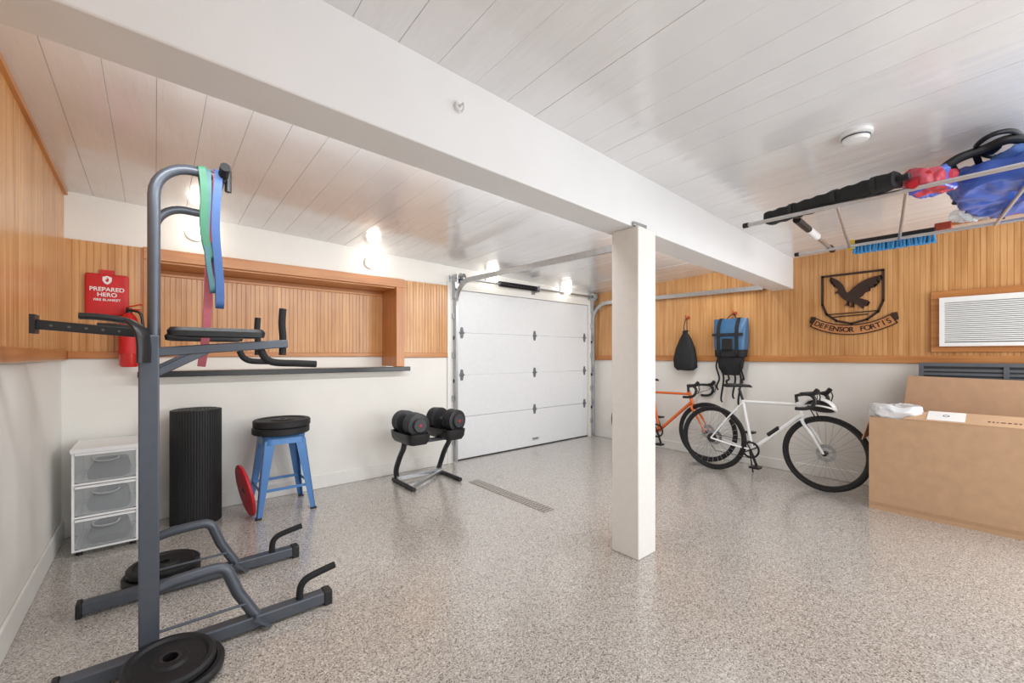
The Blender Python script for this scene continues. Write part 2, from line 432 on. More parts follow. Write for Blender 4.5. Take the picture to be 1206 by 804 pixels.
# beam and post
BY, BY2 = 1.485, 1.69
t = MB().hexa([(XL,BY,zb(XL)),(XR,BY,zb(XR)),(XR,BY2,zb(XR)),(XL,BY2,zb(XL)),
               (XL,BY,cz(XL,BY)+.03),(XR,BY,cz(XR,BY)+.03),(XR,BY2,cz(XR,BY2)+.03),(XL,BY2,cz(XL,BY2)+.03)])
tag(t.build('ceiling_beam', M_beam, bevel=.006), 'long white painted beam crossing the plank ceiling above the post', 'beam')
t = MB().hexa([(2.235,1.45,0),(2.43,1.45,0),(2.43,1.645,0),(2.235,1.645,0),(2.235,1.45,zb(2.235)),(2.43,1.45,zb(2.43)),(2.43,1.645,zb(2.43)),(2.235,1.645,zb(2.235))])
tag(t.build('support_post', M_trimw, bevel=.006), 'square white painted post standing in the middle of the floor', 'post')
t = MB().box(2.22, 2.36, BY-.016, BY-.001, zb(2.2)+.001, zb(2.2)+.026)
tag(t.build('steel_bracket', M_galv, bevel=.002), 'small grey steel bracket on the beam at the top of the post', 'bracket')
p = AY(541, 126, BY-.005)
t = thing('ceiling_hook', 'small white painted hook plate on the side of the beam', 'hook', p)
MB().cyl(p+V((0,.004,0)), p+V((0,-.006,0)), .025, .021).build('plate', M_beam, t)
MB().tube(cat_path([p+V((0,-.006,0)), p+V((0,-.03,0)), p+V((0,-.035,-.02)), p+V((0,-.02,-.028))]), .005, 8).build('hook', M_beam, t)

# smoke detector
p = AZ(1008, 165, 2.36); zc = cz(p.x, p.y)
t = thing('smoke_detector', 'round white smoke detector on the ceiling', 'smoke detector', (p.x, p.y, zc))
Mx = Matrix.Translation((p.x, p.y, zc)) @ rot('X', 180)
MB().lathe([(0,-.004),(.07,-.004),(.07,.012),(.062,.016),(0,.016)], Mx).build('base', M_white, t)
MB().lathe([(.056,.012),(.058,.03),(.05,.042),(.02,.047),(0,.047)], Mx).build('cover', M_white, t)
MB().lathe([(.0585,.020),(.0605,.020),(.0605,.027),(.0585,.027)], Mx, closed=True).build('vent_ring', M_grey, t)

# drain
t = thing('floor_drain', 'narrow metal strip drain grate set in the speckled floor', 'drain', (2.41, 2.9, 0))
MB().box(2.36, 2.46, 2.38, 3.43, .0, .003).build('channel', M_void, t)
g = MB().box(2.355, 2.364, 2.375, 3.435, .0, .006).box(2.456, 2.465, 2.375, 3.435, .0, .006).box(2.407, 2.413, 2.375, 3.435, 0, .006)
k = 2.38
while k < 3.43: g.box(2.36, 2.46, k, k+.016, .001, .006); k += .034
g.build('grate', M_grate, t)

# ---------------------------------------------------------------- garage door
d = bpy.data.objects.new('door_1', None); C.objects.link(d); d.location = (3.89, 4.22, 0); struct(d)
for i in range(4):
    z0 = .012 + i*.502
    pn = MB().box(DX0+.01, DX1-.01, 4.205, 4.245, z0, z0+.497).build('door_section', M_door, d, bevel=.004)
    if i:
        for X in (2.78, 3.97, 5.02):
            hz = z0-.003
            h = MB().hexa([(X-.028,4.199,hz),(X+.028,4.199,hz),(X+.028,4.206,hz),(X-.028,4.206,hz),(X-.014,4.199,hz+.065),(X+.014,4.199,hz+.065),(X+.014,4.206,hz+.065),(X-.014,4.206,hz+.065)])
            h.hexa([(X-.014,4.199,hz-.065),(X+.014,4.199,hz-.065),(X+.014,4.206,hz-.065),(X-.014,4.206,hz-.065),(X-.028,4.199,hz),(X+.028,4.199,hz),(X+.028,4.206,hz),(X-.028,4.206,hz)])
            h.cyl((X-.032,4.196,hz),(X+.032,4.196,hz),.009,n=10)
            h.build('hinge', M_hinge, pn)
MB().box(DX0+.01, DX1-.01, 4.2, 4.245, 0, .013).build('bottom_seal', M_black, d)
MB().box(3.93, 4.03, 4.18, 4.206, .10, .12).build('pull_handle', M_galv, d)

uprof = [(-.025,-.012),(-.025,.012),(.025,.012),(.025,-.012),(.02,-.012),(.02,.008),(-.02,.008),(-.02,-.012)]
for X, sgn, lab in ((2.645, 1, 'galvanised door track left of the garage door, running overhead to the beam'), (5.135, -1, 'galvanised door track in the far corner, running overhead along the beadboard wall')):
    t = thing('garage_door_track', lab, 'door track', (X, 4.12, 0), 'garage door tracks')
    zt = 2.085 if X < 4 else 2.03
    pts = [(X, 4.12, .02), (X, 4.12, zt-.26)]
    pts += [(X, 4.12-.26*(1-math.cos(a)), zt-.26+.26*math.sin(a)) for a in [PI/2*j/8 for j in range(1, 9)]]
    pts += [(X, 1.75, zt-.03)]
    rl = MB().tube(pts, 1, prof=uprof, up=(0,1,0)).build('rail', M_galv, t, smooth=0)
    for z in (.25, .75, 1.25, 1.7): MB().box(X-.03, X+.03, 4.13, 4.165, z-.03, z+.03).build('wall_bracket', M_galv, t)
    MB().box(X-.025, X+.025, 4.10, 4.165, 1.9, 2.14).build('top_bracket', M_galv, t)
    MB().box(X-.02, X+.02, 1.80, 1.83, zt, cz(X, 1.8)-.002).build('hanger', M_galv, t)
    for z in (.45, .95, 1.45): MB().cyl((X-.014,4.15,z),(X+.014,4.15,z),.022,n=14).build('roller', M_dsteel, t)
t = thing('torsion_spring_shaft', 'spring shaft with black coil mounted above the garage door', 'door spring', (3.9, 4.1, 2.13))
MB().cyl((2.6,4.08,2.135),(5.16,4.08,2.135),.013).build('shaft', M_galv, t)
hp = [(3.25+.0022*i, 4.08+.03*math.cos(i*2*PI/9), 2.135+.03*math.sin(i*2*PI/9)) for i in range(290)]
MB().tube(hp, .0062, 5).build('coil', M_spring, t)
for X in (2.70, 5.08): MB().lathe([(.02,-.02),(.06,-.02),(.045,-.008),(.045,.012),(.06,.02),(.02,.02)], Matrix.Translation((X,4.08,2.135)) @ rot('Y',90), 24, True).build('cable_drum', M_galv, t)
for X in (2.62, 3.92, 5.15): MB().box(X-.006, X+.006, 4.05, 4.18, 2.09, 2.175).box(X-.03, X+.03, 4.17, 4.18, 2.07, 2.175).build('bearing_bracket', M_galv, t)

# ---------------------------------------------------------------- wall lights
labs = ['lit round wall light nearest the left corner, behind the exercise tower', 'lit round wall light above the right end of the wood framed recess',
        'lit round wall light above the left part of the garage door', 'lit round wall light above the right part of the garage door']
for (X, Z), lab in zip(((.24, 2.215), (1.655, 2.18), (3.16, 2.205), (4.5, 2.185)), labs):
    t = thing('wall_light', lab, 'wall light', (X, YB, Z), 'round wall lights')
    Mx = Matrix.Translation((X, YB, Z)) @ rot('X', 90)
    MB().lathe([(0,0),(.062,0),(.062,.020),(.050,.030),(0,.030)], Mx).build('base', M_ring, t)
    MB().sphere((X, YB-.095, Z), .070, 28, 16).build('globe', M_globe, t)

# ---------------------------------------------------------------- power tower
Yn, Yf = 2.23, 2.87
t = thing('power_tower', 'slate grey steel pull up and dip tower with black pads', 'exercise tower', (-.02, 2.55, 0))
P = t
for Y in (Yn, Yf):
    ft = MB().box(-.27, .66, Y-.03, Y+.03, .012, .066).build('foot_tube', M_steel, P, bevel=.005)
    MB().box(-.29, -.268, Y-.034, Y+.034, 0, .07).build('end_cap', M_black, ft, bevel=.005)
    MB().box(.64, .68, Y-.034, Y+.034, 0, .07).build('end_cap', M_black, ft, bevel=.005)
    gp = cat_path([(.535,Y,.066),(.54,Y,.12),(.565,Y,.15),(.62,Y,.165),(.70,Y,.178)])
    MB().tube(gp, .0165, 10).build('push_up_handle', M_foam, ft)
    MB().box(-.052, .012, Y-.03, Y+.03, .06, 1.33).build('upright', M_steel, P, bevel=.005)
    ut = [(-.005,Y,1.28),(-.005,Y,1.90)] + [(.12-.125*math.cos(a), Y, 1.90+.13*math.sin(a)) for a in [PI/2*j/8 for j in range(1,9)]] + [(.235,Y,2.025)]
    MB().tube(ut, .021, 12).build('overhead_arm', M_steel, P)
    br = [(.0,Y,.30)] + [(.0+.06,Y,.315),(.16,Y,.32)] + [(.20+.05*math.sin(a), Y, .265+.055*math.cos(a)) for a in [PI/2*j/6 for j in range(0,6)]] + [(.28,Y,.19),(.355,Y,.05)]
    bo = MB().tube(br, .024, 12).build('curved_brace', M_steel, P)
    MB().cyl((0,Y-.02,.135),(.31,Y-.02,.135),.006,n=8).build('tie_rod', M_steel, bo)
    MB().bar((.34,Y-.045,.07),(.40,Y-.045,-.0+.012),.03,.012).build('brace_bracket', M_steel, bo)
    ar = MB().bar((0,Y,1.262),(.48,Y,1.305),.038,.038).bar((0,Y,1.175),(.17,Y,1.272),.032,.032).build('dip_arm', M_steel, P, bevel=.004)
    MB().loft([(.21,Y,1.325,.15,.042,5),(.21,Y,1.33,.172,.05,5),(.21,Y,1.352,.176,.053,5),(.21,Y,1.366,.165,.045,5)]).build('elbow_pad', M_vinyl, ar)
    MB().tube(cat_path([(.46,Y,1.25),(.462,Y,1.33),(.458,Y,1.40),(.462,Y,1.47)]), .016, 12).build('upright_grip', M_foam, ar)
    MB().tube(cat_path([(.37,Y,1.275),(.39,Y,1.235),(.43,Y,1.215),(.52,Y,1.21),(.61,Y,1.205)]), .0165, 12).build('dip_grip', M_foam, ar)
    fp = [(.013*math.cos(2*PI*i/14), .034*math.copysign(abs(math.sin(2*PI*i/14))**.7, math.sin(2*PI*i/14))) for i in range(14)]
    MB().tube(cat_path([(-.215,Y-.01,1.395),(-.15,Y-.01,1.393),(-.08,Y-.01,1.380),(-.045,Y-.05,1.345),(-.035,Y-.06,1.29),(-.035,Y-.06,1.22)]), 1, prof=fp).build('rear_pad', M_vinyl, P)
for z in (.30, 1.19): MB().box(-.045, .005, Yn+.03, Yf-.03, z-.025, z+.025).build('cross_member', M_steel, P, bevel=.004)
MB().cyl((.225,Yn-.02,2.03),(.225,Yf+.02,2.03),.016).build('pull_up_bar', M_steel, P)
for a, c in ((Yn-.02, Yn-.09), (Yf+.02, Yf+.09)):
    MB().tube([(.225,a,2.03),(.225,c,2.045)], .0195, 12).build('bar_grip', M_foam, P)
MB().tube([(.245,Yn,2.065),(.245,Yn,1.97)], .013, 10).build('end_pin', M_black, P)
ab = MB().bar((-.362,2.5,1.372),(-.03,2.5,1.345),.038,.038).build('adjuster_bar', M_black, P, bevel=.003)
MB().box(-.375,-.360,2.455,2.545,1.335,1.41).build('end_plate', M_black, ab)
MB().box(-.05,.0,Yn+.02,2.52,1.32,1.36).build('adjuster_sleeve', M_steel, P)
for i in range(5): MB().cyl((-.32+.05*i,2.4795,1.3686-.004*i),(-.32+.05*i,2.482,1.3686-.004*i),.005,n=10).build('pin_hole', M_grey, ab)

# resistance bands over the near overhead arm
def band(X, ztop, zbot, wid, m, lab, sway=0, hw=.025, low=0, Y=2.23):
    pts = []
    for i in range(56):
        a = 2*PI*i/56
        zz = (ztop+zbot)/2 + (ztop-zbot)/2*math.sin(a)
        q = max(-1, min(1, 3.0*math.cos(a)))
        f = (ztop-zz)/(ztop-zbot)
        q *= 1 - .5*f
        pts.append((X + sway*f*f + .006*math.sin(f*7+X*40), Y+hw*q+low*f, zz))
    pr = [(-wid/2,-.002),(wid/2,-.002),(wid/2,.002),(-wid/2,.002)]
    o = MB().tube(pts, 1, prof=pr, up=(1,0,0), closed=True).build('resistance_band', m, smooth=60)
    return tag(o, lab, 'exercise band', 'loop bands on the exercise tower')
band(.150, 2.054, 1.66, .026, M_green, 'green loop band hanging over the near overhead arm of the tower', sway=.03, hw=.030)
band(.168, 2.049, 1.52, .018, M_teal, 'narrow teal loop band hanging between the green and the blue band', sway=.015, hw=.025)
band(.198, 2.049, 1.20, .030, M_pink, 'long dull pink loop band, the lowest hanging band on the tower', sway=-.045, hw=.0245, low=.12)
band(.202, 2.055, 1.455, .030, M_bblue, 'wide blue loop band hanging over the near overhead arm of the tower', sway=.008, hw=.031)

# ---------------------------------------------------------------- weight plates
def plate_bm(R, th, M):
    pr = [(.026,0),(R-.008,0),(R,.006),(R,th-.008),(R-.01,th),(R*.84,th),(R*.78,th-.01),(R*.42,th-.01),(R*.36,th),(.026,th)]
    return MB().lathe(pr, M, 48, True)
def plate(M, R, th, m, lab, group):
    t = thing('weight_plate', lab, 'weight plate', M.translation, group)
    plate_bm(R, th, M).build('disc', m, t)
    MB().lathe([(.025,-.001),(.034,-.001),(.034,th+.001),(.025,th+.001)], M, 24, True).build('bore_ring', M_dsteel, t)
    return t
Mx = Matrix.Translation((.06, 2.075, .026)) @ rot('X', 6) @ rot('Y', 3)
plate(Mx, .155, .034, M_iron, 'black weight plate at the bottom of the pile by the near tower foot', 'plates at the tower feet')
plate(Mx @ Matrix.Translation((-.02,.004,.036)), .145, .032, M_iron, 'black weight plate on top of the pile by the near tower foot', 'plates at the tower feet')
Mx = Matrix.Translation((.03, 3.095, .001))
plate(Mx, .175, .038, M_iron, 'black weight plate flat on the floor behind the far tower foot', 'plates at the tower feet')
plate(Mx @ Matrix.Translation((.008,.008,.040)), .165, .036, M_iron, 'black weight plate lying on another behind the far tower foot', 'plates at the tower feet')
SX, SY = .79, 3.87
Mx = Matrix.Translation((SX, SY, .615))
plate(Mx, .21, .055, M_rubber, 'thick black weight plate lying directly on the blue stool', 'plates on the stool')
plate(Mx @ Matrix.Translation((.006,-.004,.057)), .21, .055, M_rubber, 'thick black weight plate topmost of the pile on the blue stool', 'plates on the stool')
Mx = Matrix.Translation((.515, 3.80, .205)) @ rot('Z', 5) @ rot('Y', 90-11) 
plate(Mx, .203, .026, M_redp, 'red weight plate standing on edge against the blue stool', None)

# ---------------------------------------------------------------- blue stool
t = thing('metal_stool', 'blue painted metal stool with black weight plates on its seat', 'stool', (SX, SY, 0))
MB().loft([(SX,SY,.585,.150,.150,6),(SX,SY,.60,.158,.158,6),(SX,SY,.613,.152,.152,6)], 40).build('seat', M_blue, t)
MB().loft([(SX,SY,.545,.158,.158,7),(SX,SY,.59,.152,.152,7)], 40).build('skirt', M_blue, t)
for i in (-1, 1):
    for j in (-1, 1):
        a, c = V((SX+i*.135, SY+j*.135, .575)), V((SX+i*.195, SY+j*.195, .012))
        q = MB()
        u = V((-i,0,0)); w_ = V((0,-j,0))
        o1 = V((i*.012, j*.012, 0))
        for e in (u, w_):
            n_ = V((0,-j,0)) if e == u else V((-i,0,0))
            q.hexa([c+o1, c+o1+e*.035, c+o1+e*.035+n_*.006, c+o1+n_*.006, a+o1, a+o1+e*.075, a+o1+e*.075+n_*.006, a+o1+n_*.006])
        lg = q.build('leg', M_blue, t, smooth=0)
        MB().box(c.x-.02, c.x+.02, c.y-.02, c.y+.02, 0, .014).build('rubber_foot', M_black, lg)
e = .178
for s in (-1, 1):
    MB().bar((SX-e, SY+s*e, .20), (SX+e, SY+s*e, .20), .006, .022).build('foot_rail', M_blue, t)
    MB().bar((SX+s*e, SY-e, .20), (SX+s*e, SY+e, .20), .006, .022).build('foot_rail', M_blue, t)

# ---------------------------------------------------------------- black rolled mat
cx, cy = .235, 3.96
t = thing('rolled_floor_mat', 'tall black ribbed mat rolled up and standing on end', 'mat', (cx, cy, 0))
R = .157; n = 58
out = []
for i in range(n):
    for dr, da in ((0, .10), (.0012, .40), (0, .72), (-.0035, .82), (-.0035, 1.0)):
        a = 2*PI*(i+da)/n; out.append(((R+dr)*math.cos(a), (R+dr)*math.sin(a)))
q = MB(); lo = [q.bm.verts.new((cx+x, cy+y, 0)) for x, y in out]; hi = [q.bm.verts.new((cx+x, cy+y, .84)) for x, y in out]
m_ = len(out)
for k in range(m_): q.bm.faces.new((lo[k], lo[(k+1)%m_], hi[(k+1)%m_], hi[k]))
q.bm.faces.new(lo[::-1]); q.bm.faces.new(hi)
q.build('ribbed_roll', M_rubber, t, smooth=0)
sp = [(cx+(.02+.13*i/120)*math.cos(i*.31), cy+(.02+.13*i/120)*math.sin(i*.31), .842) for i in range(121)]
MB().tube(sp, 1, prof=[(-.003,-.005),(.003,-.005),(.003,.005),(-.003,.005)]).build('rolled_edge', M_black, t)

# ---------------------------------------------------------------- drawer tower
x0, x1, y0, y1 = -.395, -.085, 3.72, 4.13
t = thing('storage_drawers', 'white three drawer plastic storage unit with clear drawers', 'drawer unit', ((x0+x1)/2, y0, 0))
q = MB()
for X in (x0, x1-.013):
    for Y in (y0+.004, y1-.016): q.box(X, X+.013, Y, Y+.013, .03, .65)
for z in (.03, .235, .44):
    q.box(x0, x0+.03, y0+.005, y1, z, z+.012).box(x1-.03, x1, y0+.005, y1, z, z+.012).box(x0, x1, y0+.002, y0+.02, z, z+.012).box(x0, x1, y1-.03, y1, z, z+.012)
q.box(x0-.006, x1+.006, y0-.004, y1, .642, .665)
q.build('frame', M_white, t)
for X in (x0+.03, x1-.03):
    for Y in (y0+.04, y1-.04): MB().cyl((X,Y,0),(X,Y,.031),.016,n=12).build('foot', M_black, t)
dl = ['top', 'middle', 'bottom']
for i, z in enumerate((.456, .251, .046)):
    q = MB().box(x0+.016, x1-.016, y0, y0+.004, z+.002, z+.18).box(x0+.016, x0+.019, y0+.004, y1-.02, z+.004, z+.17).box(x1-.019, x1-.016, y0+.004, y1-.02, z+.004, z+.17).box(x0+.018, x1-.018, y0+.005, y1-.02, z+.002, z+.005)
    dr = q.build('drawer', M_clear, t)
    xc = (x0+x1)/2
    MB().tube(cat_path([(xc-.062,y0-.001,z+.150),(xc-.055,y0-.010,z+.136),(xc-.03,y0-.016,z+.128),(xc,y0-.018,z+.126),(xc+.03,y0-.016,z+.128),(xc+.055,y0-.010,z+.136),(xc+.062,y0-.001,z+.150)]), .006, 8).build('handle', M_handle, dr)
    MB().box(x0+.016, x1-.016, y0-.006, y0, z+.170, z+.184).build('front_rim', M_white, dr)
    q = MB().loft([(xc+.01,y0+.13,z+.007,.10,.10,4),(xc+.01,y0+.13,z+.05,.105,.11,4),(xc+.02,y0+.13,z+.115,.08,.09,3)], 20).wobble(.010, 12, i)  # dark lump added to stand for the handle shadow behind each drawer front
    tag(q.build('added_dark_lump', M_blackfab if i != 1 else M_slat2), 'dark lump added for the shadow seen through the %s clear drawer' % dl[i], 'pouch', 'dark lumps added in the clear drawers')

# ---------------------------------------------------------------- fire blanket + extinguisher
fb = frame((-.262, YB-.014, 1.68), (1,0,0), (0,0,1))
t = thing('fire_blanket_bag', 'red hanging fire blanket pouch with white lettering', 'fire blanket', (-.262, YB-.014, 1.53))
q = MB().loft([(0,0,0,.110,.144,16),(0,0,.012,.114,.147,16),(0,0,.026,.110,.142,14),(0,0,.031,.098,.130,12)], 72, fb).wobble(.0035, 16, 3).build('pouch', M_red, t)
MB().prism([(-.095,-.112),(.095,-.112),(.095,-.109),(-.095,-.109)], .030, .0335, fb).build('seam', M_redp, q)
sh = [(-.024,.030),(0,.040),(.024,.030),(.024,.004),(.015,-.012),(0,-.022),(-.015,-.012),(-.024,.004)]
e = MB().prism([(x, y+.092) for x, y in sh][::-1], .031, .0345, fb)
e.build('emblem', M_white2, q)
MB().prism([(0,.122),(.009,.108),(.008,.094),(0,.086),(-.008,.094),(-.009,.106),(-.003,.103)][::-1], .034, .0355, fb).build('flame_mark', M_redp, q)
for s_, z_, sz, bo in (('PREPARED', .034, .039, .0008), ('HERO', -.004, .039, .0008), ('FIRE BLANKET', -.040, .022, .0005)):
    MB().text(s_, sz, fb @ Matrix.Translation((0, z_, .0338)), bold=bo).build('lettering', M_white2, q)
MB().box(-.30,-.225,YB-.034,YB-.02,1.82,1.855).build('hanging_loop', M_red, t)

ex = -.145; ey = YB-.11
t = thing('fire_extinguisher', 'red fire extinguisher hanging on the wall beside the fire blanket', 'fire extinguisher', (ex, ey, 1.16))
MB().lathe([(0,1.165),(.045,1.165),(.054,1.18),(.055,1.47),(.048,1.51),(.028,1.54),(.02,1.55),(0,1.55)], Matrix.Translation((ex,ey,0)), 32).build('cylinder', M_redgloss, t)
MB().lathe([(.0555,1.26),(.0558,1.26),(.0558,1.40),(.0555,1.40)], Matrix.Translation((ex,ey,0)), 32, True).build('label_band', M_red, t)
MB().cyl((ex,ey,1.55),(ex,ey,1.585),.018,n=14).build('valve', M_black, t)
MB().bar((ex-.015,ey,1.59),(ex+.07,ey-.03,1.615),.018,.008).build('lever', M_redgloss, t)
MB().bar((ex-.015,ey,1.575),(ex+.06,ey-.03,1.575),.018,.008).build('carry_handle', M_redgloss, t)
MB().tube(cat_path([(ex,ey-.015,1.57),(ex+.06,ey-.03,1.55),(ex+.075,ey-.03,1.45),(ex+.065,ey-.03,1.33)]), .009, 8).build('hose', M_black, t)
MB().box(ex-.02,ex+.02,ey+.05,YB-.012,1.40,1.50).build('wall_bracket', M_dsteel, t)

# ---------------------------------------------------------------- dumbbell stand + dumbbells
t = thing('dumbbell_stand', 'black and grey floor stand carrying two adjustable dumbbells', 'dumbbell stand', (2.05, 3.72, 0))
for X in (1.80, 2.30):
    MB().tube([(X,3.50,.02),(X,3.94,.02)], .02, 12).build('foot', M_black, t)
    MB().tube(cat_path([(X+ (.02 if X < 2 else -.02),3.90,.03),(X,3.88,.12),(X,3.80,.26),(X,3.72,.36),(X,3.70,.42)]), .026, 12).build('upright', M_dsteel, t)
MB().bar((1.80,3.86,.045),(2.30,3.86,.045),.05,.04).bar((1.80,3.55,.03),(2.30,3.86,.035),.03,.025).build('base_bar', M_galv, t, bevel=.004)
for X in (1.86, 2.25):
    q = MB().loft([(X,3.70,.42,.09,.20,6),(X,3.70,.455,.112,.215,6),(X,3.70,.52,.120,.222,6),(X,3.70,.52,.106,.206,6),(X,3.70,.47,.095,.20,6)], 32)
    q.build('cradle', M_black, t)
MB().bar((1.80,3.70,.41),(2.30,3.70,.41),.05,.03).build('top_bar', M_dsteel, t)
def dumbbell(lab):
    r = thing('adjustable_dumbbell', lab, 'dumbbell', (0,0,0), 'dumbbells on the stand')
    Ry = rot('X', 90)
    MB().lathe([(0,-.07),(.015,-.07),(.018,0),(.015,.07),(0,.07)], Ry, 16).build('handle', M_galv, r)
    for s in (-1, 1):
        for k in range(6):
            y = s*(.078 + k*.0195); R_ = .112 - .001*k
            MB().lathe([(.014,-.0062),(R_-.006,-.0062),(R_,-.004),(R_,.004),(R_-.006,.0062),(.014,.0062)], Matrix.Translation((0,y,0)) @ Ry, 32, True).build('weight_disc', M_disc, r)
        MB().lathe([(0,-.012),(.060,-.012),(.066,.0),(.060,.012),(0,.012)], Matrix.Translation((0,s*.196,0)) @ Ry, 28).build('end_dial', M_dial, r)
        MB().lathe([(.0,-.002),(.013,-.002),(.013,.002),(.0,.002)], Matrix.Translation((0,s*.209,0)) @ Ry, 28).build('dial_button', M_redp, r)
    return r
d1 = dumbbell('adjustable black dumbbell on the left of the stand, nearer the blue stool'); d1.location = (1.86, 3.70, .600)
d2 = dup(d1, (2.25, 3.70, .600), 'adjustable black dumbbell on the right of the stand, next to the garage door')
d2.rotation_euler = (0, 0, math.radians(10))

# ---------------------------------------------------------------- bicycles
def bicycle(lab, mf, white):
    r = thing('bicycle', lab, 'bicycle', (0,0,0), 'bicycles by the right wall')
    Ry = rot('X', 90)
    for xw in (0, 1.015):
        T = Matrix.Translation((xw, 0, .345)) @ Ry
        rim = MB().lathe([(.298,-.011),(.318,-.011),(.322,-.008),(.322,.008),(.318,.011),(.298,.011),(.291,.0)], T, 56, True).build('wheel', M_black, r)
        MB().lathe([(.328+.0175*math.cos(a), .018*math.sin(a)) for a in [2*PI*k/10 for k in range(10)]], T, 56, True).build('tyre', M_gum, rim)
        MB().lathe([(.0,-.04),(.012,-.04),(.022,-.03),(.014,-.02),(.014,.02),(.022,.03),(.012,.04),(0,.04)], T, 20).build('hub', M_dsteel, rim)
        q = MB()
        for k in range(28):
            a = 2*PI*k/28; c = a + (.9 if k % 4 < 2 else -.9); s = -1 if k % 2 else 1
            q.tube([(xw+.02*math.cos(c), s*.026, .345+.02*math.sin(c)), (xw+.294*math.cos(a), 0, .345+.294*math.sin(a))], .0016, 4)
        q.build('spokes', M_spoke, rim)
        MB().lathe([(.05,-.0008),(.08,-.0008),(.08,.0008),(.05,.0008)], T @ Matrix.Translation((0,0,-.034)), 36, True).build('brake_disc', M_galv, rim)
    bb, st, ht, hb = V((.40,0,.28)), V((.30,0,.78)), V((.795,0,.80)), V((.838,0,.665))
    q = MB()
    q.tube([bb, st], .016, 12); q.tube([st-V((0,0,.015)), ht-V((-.006,0,.025))], .0155, 12); q.tube([bb, hb+V((-.008,0,.02))], .020, 12)
    q.tube([ht, hb], .021, 12); q.cyl(bb-V((0,.038,0)), bb+V((0,.038,0)), .024)
    for s in (-1, 1):
        q.tube(cat_path([bb+V((-.02,s*.022,0)), (.2,s*.045,.305), (0,s*.062,.345)]), .009, 8)
        q.tube(cat_path([st+V((0,s*.015,-.03)), (.15,s*.04,.56), (0,s*.062,.345)]), .0075, 8)
    q.build('frame', mf, r)
    q = MB()
    for s in (-1, 1):
        q.tube(cat_path([hb+V((.004,s*.0,-.012)), hb+V((.012,s*.045,-.05)), (.93,s*.055,.50), (1.015,s*.055,.345)]), [.015]*7+[.014]*6+[.010]*6, 10)
    q.build('fork', mf, r)
    MB().tube([st, (.262,0,.90)], .0135, 12).build('seatpost', M_black, r)
    q = MB()
    q.loft([(0,0,-.135,.012,.066,2.5),(0,0,-.10,.022,.072,2.5),(.004,0,-.03,.02,.05,2.5),(.006,0,.06,.017,.026,2.5),(.004,0,.12,.014,.021,2.5),(-.004,0,.14,.008,.014,2.5)], 20, Matrix.Translation((.245,0,.925)) @ Matrix(((0,0,1,0),(0,1,0,0),(1,0,0,0),(0,0,0,1))))
    q.build('saddle', M_black, r)
    MB().tube([ht+V((-.004,0,-.01)), ht+V((-.014,0,.06)), ht+V((.07,0,.085))], .017, 12).build('stem', M_black, r)
    bx, bz = .868, .888
    def side(s): return [(bx,s*.02,bz),(bx,s*.17,bz),(bx+.03,s*.20,bz),(bx+.085,s*.208,bz-.005),(bx+.118,s*.212,bz-.045),(bx+.10,s*.218,bz-.105),(bx+.05,s*.224,bz-.13),(bx-.03,s*.23,bz-.135)]
    full = side(-1)[::-1] + side(1)
    h = MB().tube(cat_path(full, 5), .0155, 10).build('handlebar', M_black, r)
    for s in (-1, 1):
        MB().tube(cat_path([(bx+.07,s*.208,bz),(bx+.11,s*.207,bz+.012),(bx+.14,s*.206,bz+.05)]), [.019]*7+[.021]*5+[.013], 10).build('brake_hood', M_black, h)
        MB().tube(cat_path([(bx+.135,s*.205,bz+.03),(bx+.155,s*.205,bz-.02),(bx+.135,s*.21,bz-.09)]), .0055, 6).build('brake_lever', M_dsteel, h)
        MB().tube(cat_path([(bx+.13,s*.200,bz+.01),(bx+.11,s*.13,bz-.05),(bx+.03,s*.05,bz-.09),(bx-.04,s*.02,bz-.14)]), .0035, 6).build('brake_cable', M_black, h)
    cr = MB().lathe([(.066,-.002),(.086,-.002),(.086,.002),(.066,.002)], Matrix.Translation((.40,-.048,.28)) @ Ry, 40, True)
    for k in range(4): 
        a = k*PI/2+.5; cr.bar((.40,-.048,.28),(.40+.07*math.cos(a),-.048,.28+.07*math.sin(a)),.012,.004,up=(0,1,0))
    cro = cr.build('crankset', M_black, r)
    a = -1.15
    for s, sg in ((-1, 1), (1, -1)):
        e = V((.40+sg*.17*math.cos(a), s*.07, .28+sg*.17*math.sin(a)))
        MB().bar((.40,s*.055,.28), e, .022, .012, up=(0,1,0)).build('crank_arm', M_black, cro)
        MB().box(e.x-.045, e.x+.045, min(e.y, e.y+s*.095)+.004, max(e.y, e.y+s*.095), e.z-.010, e.z+.010).build('pedal', M_black, cro)
    MB().tube([(.40,-.048,.366),(.0,-.05,.392),(-.045,-.05,.345),(.01,-.05,.26),(.05,-.05,.215),(.40,-.048,.195)], .0035, 5).build('chain', M_dsteel, r)
    MB().lathe([(.012,-.015),(.05,-.015),(.04,.015),(.012,.015)], Matrix.Translation((0,-.045,.345)) @ Ry, 30, True).build('cassette', M_dsteel, r)
    if white:
        MB().tube([(.36,.03,.27),(.34,.19,.0)], .007, 8).build('kickstand', M_black, r)
        MB().tube([(.64,0,.53),(.545,0,.445)], .024, 14).build('bottle_cage', M_black, r)
    return r
wbk = bicycle('white framed drop bar bicycle with a helmet on its handlebars', M_wframe, True)
wbk.location = (4.68, 2.10, 0); wbk.rotation_euler = (math.radians(-2), 0, -PI/2)
obk = bicycle('orange framed drop bar bicycle mostly hidden behind the white post', M_orange, False)
obk.location = (4.955, 3.31, 0); obk.rotation_euler = (math.radians(-1), 0, -PI/2)

